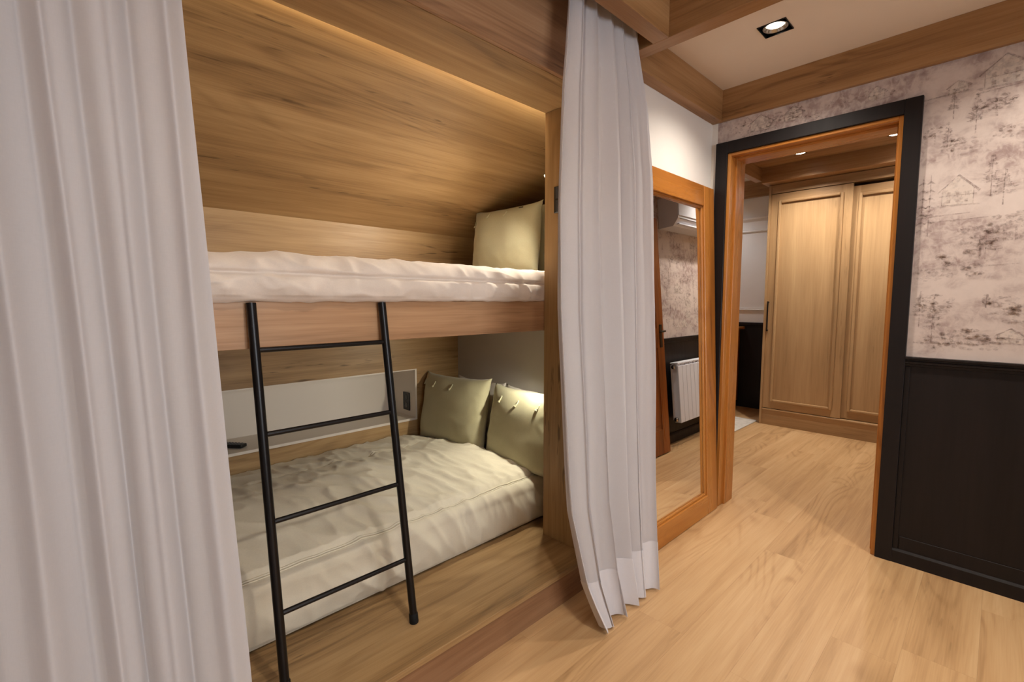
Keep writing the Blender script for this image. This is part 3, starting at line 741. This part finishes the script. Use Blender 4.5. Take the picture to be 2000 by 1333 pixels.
# ------------------------------------------------------------------ floor mirror
mr = thing('floor_mirror', 'tall varnished wood framed mirror leaning on the white wall', 'mirror', (0, 1.120, .0015), (R(-2.71), 0, 0))
MX0, MX1, MH, FW, MT = 1.945, 2.802, 1.905, .130, .027
box(MX0, MX0+FW, 0, MT, 0, MH, bev=.0025).build('frame_side', 'pine_z', mr)
box(MX1-FW, MX1, 0, MT, 0, MH, bev=.0025).build('frame_side', 'pine_z', mr)
box(MX0+FW, MX1-FW, 0, MT, 0, .115, bev=.0025).build('frame_rail', 'pine_x', mr)
box(MX0+FW, MX1-FW, 0, MT, MH-.115, MH, bev=.0025).build('frame_rail', 'pine_x', mr)
gx0, gx1, gz0, gz1 = MX0+FW, MX1-FW, .115, MH-.115; lw = .012
for nm, a, mt in (('frame_lip', (gx0, gx0+lw, .010, .022, gz0, gz1), 'pine_z'), ('frame_lip', (gx1-lw, gx1, .010, .022, gz0, gz1), 'pine_z'), ('frame_lip', (gx0+lw, gx1-lw, .010, .022, gz0, gz0+lw), 'pine_x'), ('frame_lip', (gx0+lw, gx1-lw, .010, .022, gz1-lw, gz1), 'pine_x')):
    box(*a, bev=.002).build(nm, mt, mr)
box(gx0, gx1, .0222, .0262, gz0, gz1).build('glass', 'mirror_glass', mr)

# ------------------------------------------------------------------ downlights
def square_downlight(x, y, label, group=None):
    L = (x, y, CZ); r = thing('downlight', label, 'ceiling light', L, group=group); e = .058; z = CZ
    m = MB()
    for a in ((x-e, x+e, y-e, y-e+.004), (x-e, x+e, y+e-.004, y+e), (x-e, x-e+.004, y-e+.004, y+e-.004), (x+e-.004, x+e, y-e+.004, y+e-.004)): m.box(*a, z-.003, z+.030)
    rel(m.build('trim_frame', 'black_metal', r), L)
    rel(box(x-e+.004, x+e-.004, y-e+.004, y+e-.004, z+.028, z+.034).build('housing', 'black_metal', r), L)
    rel(MB().lathe([(.050, .022), (.050, .002), (.044, .002), (.034, .018)], (x, y, z), n=28).build('ring', 'chrome', r, auto=40), L)
    rel(MB().lathe([(.034, .014), (.0338, .0135)], (x, y, z), n=24).build('lamp', 'lamp_glow', r), L)
    return r
# recess the ceiling under each fitting
def hole(x, y, e=.058):
    cut = box(x-e, x+e, y-e, y+e, CZ-.02, CZ+.035).build('cut', 'ceiling_paint'); return cut
spots = [(2.355, .769, 'square black recessed downlight above the doorway end of the room'), (2.355, -.19, 'square black recessed downlight in the papered wall bay, further from the mirror'),
         (.55, .10, 'added unseen square downlight in the curtain bay, nearer the bunk'), (.55, -1.15, 'added unseen square downlight in the curtain bay, nearer the window')]  # both curtain bay fittings are added out of view to light the room
cei = bpy.data.objects['ceiling']
cuts = [hole(x, y) for x, y, _ in spots]
for c in cuts:
    md = cei.modifiers.new('b', 'BOOLEAN'); md.object = c; md.operation = 'DIFFERENCE'; md.solver = 'EXACT'
dg = bpy.context.evaluated_depsgraph_get(); me = bpy.data.meshes.new_from_object(cei.evaluated_get(dg)); cei.modifiers.clear(); cei.data = me
for c in cuts: bpy.data.objects.remove(c)
for x, y, lb in spots:
    square_downlight(x, y, lb)
    add_light('downlight_beam', 'SPOT', (x, y, CZ+.008), P_ROOM*4, WARM, (x, y, 0), spot_size=R(132), spot_blend=.85, shadow_soft_size=.034)
def round_downlight(x, y, lb):
    L = (x, y, HZ); r = thing('round_downlight', lb, 'ceiling light', L)
    rel(MB().lathe([(.050, .0), (.050, -.004), (.040, -.006), (.037, .0), (.030, .0)], L, n=28).build('rim', 'chrome', r, auto=40), L)
    rel(MB().lathe([(.036, -.0012), (.0358, -.0016)], L, n=24).build('lamp', 'lamp_glow', r), L)
    add_light('hall_beam', 'SPOT', (x, y, HZ-.010), P_HALL*4, WARM, (x, y, 0), spot_size=R(140), spot_blend=.9, shadow_soft_size=.036)
round_downlight(4.712, 1.293, 'round chrome downlight in the oak hall ceiling above the handle door')
round_downlight(4.715, .650, 'round chrome downlight in the oak hall ceiling above the rear wardrobe door')
L = (5.2, 2.6, 2.62); r = thing('round_downlight', 'added unseen round downlight in the white hall ceiling', 'ceiling light', L)  # extra lamp, added out of view to light the far hall wall
rel(MB().lathe([(.050, .0), (.050, -.004), (.040, -.006), (.037, .0), (.030, .0)], L, n=28).build('rim', 'chrome', r, auto=40), L)
rel(MB().lathe([(.036, -.0012), (.0358, -.0016)], L, n=24).build('lamp', 'lamp_glow', r), L)
add_light('hall_beam', 'SPOT', (5.2, 2.6, 2.605), P_HALL*1.5, (.95, .95, 1.0), (5.2, 2.6, 0), spot_size=R(140), spot_blend=.6, shadow_soft_size=.034)

# ------------------------------------------------------------------ sliding wardrobe
WF = 5.13
wa = thing('wardrobe', 'tall oak sliding wardrobe in the hall', 'wardrobe', (WF, .93, 0))
L = (WF, .93, 0)
def wp(nm, mb, mat, par=None, **k):
    o = mb.build(nm, mat, par or wa, **k)
    if par is None: rel(o, L)
    return o
wp('side_panel', box(5.112, 5.78, 1.640, 1.658, 0, 2.385, bev=.001), 'ward_oak')
wp('plinth', box(WF-.004, WF+.02, HY+.002, 1.6395, 0, .150, bev=.001), 'ward_oak_y')
wp('bottom_track', box(WF-.012, 5.78, HY+.002, 1.6395, .1505, .164, bev=.001), 'ward_oak_y')
wp('top_rail', box(WF-.004, 5.78, HY+.002, 1.6395, 2.302, 2.385, bev=.001), 'ward_oak_y')
wp('back_panel', box(5.76, 5.78, HY+.002, 1.6395, .164, 2.302), 'ward_oak')
def sliding_door(x, y0, y1, z0, z1, handle):
    sw_ = .078
    d = wp('door', MB().box(x+.010, x+.022, y0, y1, z0, z1), 'ward_oak')
    wp('stile', box(x, x+.010, y0, y0+sw_, z0, z1, bev=.0012), 'ward_oak', d); wp('stile', box(x, x+.010, y1-sw_, y1, z0, z1, bev=.0012), 'ward_oak', d)
    wp('cross_rail', box(x, x+.010, y0+sw_, y1-sw_, z0, z0+sw_, bev=.0012), 'ward_oak_y', d); wp('cross_rail', box(x, x+.010, y0+sw_, y1-sw_, z1-sw_, z1, bev=.0012), 'ward_oak_y', d)
    a0, a1, b0, b1 = y0+sw_-.012, y1-sw_+.012, z0+sw_-.012, z1-sw_+.012; q = .026
    for a, mt in (((a0, a0+q, b0, b1), 'ward_oak'), ((a1-q, a1, b0, b1), 'ward_oak'), ((a0+q, a1-q, b0, b0+q), 'ward_oak_y'), ((a0+q, a1-q, b1-q, b1), 'ward_oak_y')):
        wp('moulding', box(x-.014, x+.012, *a, bev=.008, seg=2), mt, d)
    if handle:
        yy = y1-.018
        m = MB().box(x-.030, x-.022, yy-.006, yy+.006, .950, 1.250, bev=.002); m.box(x-.024, x+.002, yy-.005, yy+.005, .955, .967).box(x-.024, x+.002, yy-.005, yy+.005, 1.233, 1.245)
        wp('handle', m, 'black_metal', d)['label'] = 'black bar handle'
sliding_door(WF, .973, 1.639, .170, 2.296, True)
sliding_door(WF+.035, HY+.01, 1.00, .170, 2.272, False)

# ------------------------------------------------------------------ open door leaf, radiator, air conditioner, rug, sideboard
L = (HX+.02, .315, 0)
dl = thing('door_leaf', 'varnished wooden door standing open against the hall wall', 'door', L)
def part(par, L, nm, mb, mat, **k): return rel(mb.build(nm, mat, par, **k), L)
dx0, dx1, dy0, dy1 = HX+.02, HX+.02+.80, .298, .333
part(dl, L, 'slab', box(dx0, dx1, dy0+.006, dy1-.006, .008, 2.06), 'pine_dark')
for a, mt in (((dx0, dx0+.115, .008, 2.06), 'pine_dark'), ((dx1-.115, dx1, .008, 2.06), 'pine_dark')): part(dl, L, 'stile', box(a[0], a[1], dy0, dy1, a[2], a[3], bev=.002), mt)
for z0, z1 in ((.008, .22), (.93, 1.10), (1.93, 2.06)): part(dl, L, 'cross_rail', box(dx0+.115, dx1-.115, dy0, dy1, z0, z1, bev=.002), 'pine_dark')
for z0, z1 in ((.26, .89), (1.14, 1.89)): part(dl, L, 'raised_panel', box(dx0+.15, dx1-.15, dy0+.002, dy1-.002, z0, z1, bev=.004), 'pine_dark')
m = MB().box(dx1-.075, dx1-.035, dy1, dy1+.006, .93, 1.13, bev=.002); part(dl, L, 'lock_plate', m, 'bronze')
m = MB().tube([(dx1-.055, dy1+.004, 1.07), (dx1-.055, dy1+.045, 1.07), (dx1-.065, dy1+.05, 1.07), (dx1-.16, dy1+.05, 1.065)], [.008, .008, .009, .007], 12); part(dl, L, 'handle', m, 'bronze', smooth=True)

ry = HY+.045
L = (4.42, ry, .2)
ra = thing('radiator', 'white sectional aluminium radiator on the black hall wainscot', 'radiator', L)
n = 10
for i in range(n):
    x = 4.08 + i*.080
    m = MB(); m.box(x+.002, x+.078, ry+.078, ry+.090, .205, .735, bev=.004, seg=2); m.box(x+.030, x+.050, ry+.012, ry+.079, .20, .76, bev=.003)
    m.box(x+.006, x+.074, ry+.008, ry+.020, .225, .745, bev=.003); m.box(x+.002, x+.078, ry+.01, ry+.088, .752, .766, bev=.003)
    for k in range(3): m.box(x+.006, x+.074, ry+.070-.022*k, ry+.076-.022*k, .735, .75)
    part(ra, L, 'section', m, 'cool_white')
for z in (.235, .725): part(ra, L, 'end_cap', MB().lathe([(.020, 0), (.020, .012), (.010, .020)], (4.082, ry+.045, z), (-1, 0, 0), 18), 'chrome', auto=40)
for x in (4.20, 4.76): part(ra, L, 'bracket', box(x, x+.02, HY+.006, ry+.012, .68, .70), 'cool_white')

L = (4.50, HY, 2.03)
ac = thing('air_conditioner', 'white wall air conditioner above the radiator', 'air conditioner', L)
pr = [(HY+.001, 2.03), (HY+.145, 2.032), (HY+.185, 2.085), (HY+.196, 2.10), (HY+.196, 2.30), (HY+.185, 2.31), (HY+.001, 2.31)]
b = MB(); v0 = [b.bm.verts.new((4.13, *q)) for q in pr]; v1 = [b.bm.verts.new((4.93, *q)) for q in pr]; b.bm.faces.new(v0); b.bm.faces.new(v1)
for i in range(len(pr)): b.bm.faces.new((v0[i], v0[(i+1) % len(pr)], v1[(i+1) % len(pr)], v1[i]))
part(ac, L, 'casing', b, 'cool_white')
part(ac, L, 'front_panel', box(4.135, 4.925, HY+.196, HY+.204, 2.12, 2.30, bev=.003), 'cool_white')
part(ac, L, 'louvre', box(4.17, 4.89, HY+.150, HY+.186, 2.045, 2.055), 'cool_white').rotation_euler = (0, 0, 0)
part(ac, L, 'outlet_slot', box(4.17, 4.89, HY+.190, HY+.1945, 2.095, 2.103), 'black_plastic')

tag(box(3.95, 5.19, 1.70, 2.75, .0005, .010, bev=.003).build('rug', 'rug_pile'), 'pale grey woven rug on the hall floor', 'rug')
L = (5.52, 2.45, 0)
sb = thing('sideboard', 'dark varnished wooden sideboard against the black hall wainscot', 'sideboard', L)
part(sb, L, 'body', box(5.30, 5.77, 2.12, 2.95, .08, .925, bev=.003), 'pine_dark')
part(sb, L, 'top', box(5.27, 5.775, 2.07, 3.0, .926, .955, bev=.004), 'pine_y')
for yy in (2.14, 2.55): 
    d = part(sb, L, 'door', box(5.285, 5.299, yy, yy+.385, .12, .70, bev=.002), 'pine_dark'); MB().lathe([(.005, 0), (.012, .012), (.012, .02), (.004, .026)], (5.285, yy+.19, .5), (-1, 0, 0), 14).build('knob', 'bronze', d)
    d = part(sb, L, 'drawer', box(5.285, 5.299, yy, yy+.385, .73, .90, bev=.002), 'pine_dark'); MB().lathe([(.005, 0), (.012, .012), (.012, .02), (.004, .026)], (5.285, yy+.19, .81), (-1, 0, 0), 14).build('knob', 'bronze', d)
for x in (5.32, 5.71):
    for yy in (2.14, 2.89): part(sb, L, 'leg', box(x, x+.045, yy, yy+.045, 0, .0795, bev=.003), 'pine_dark')
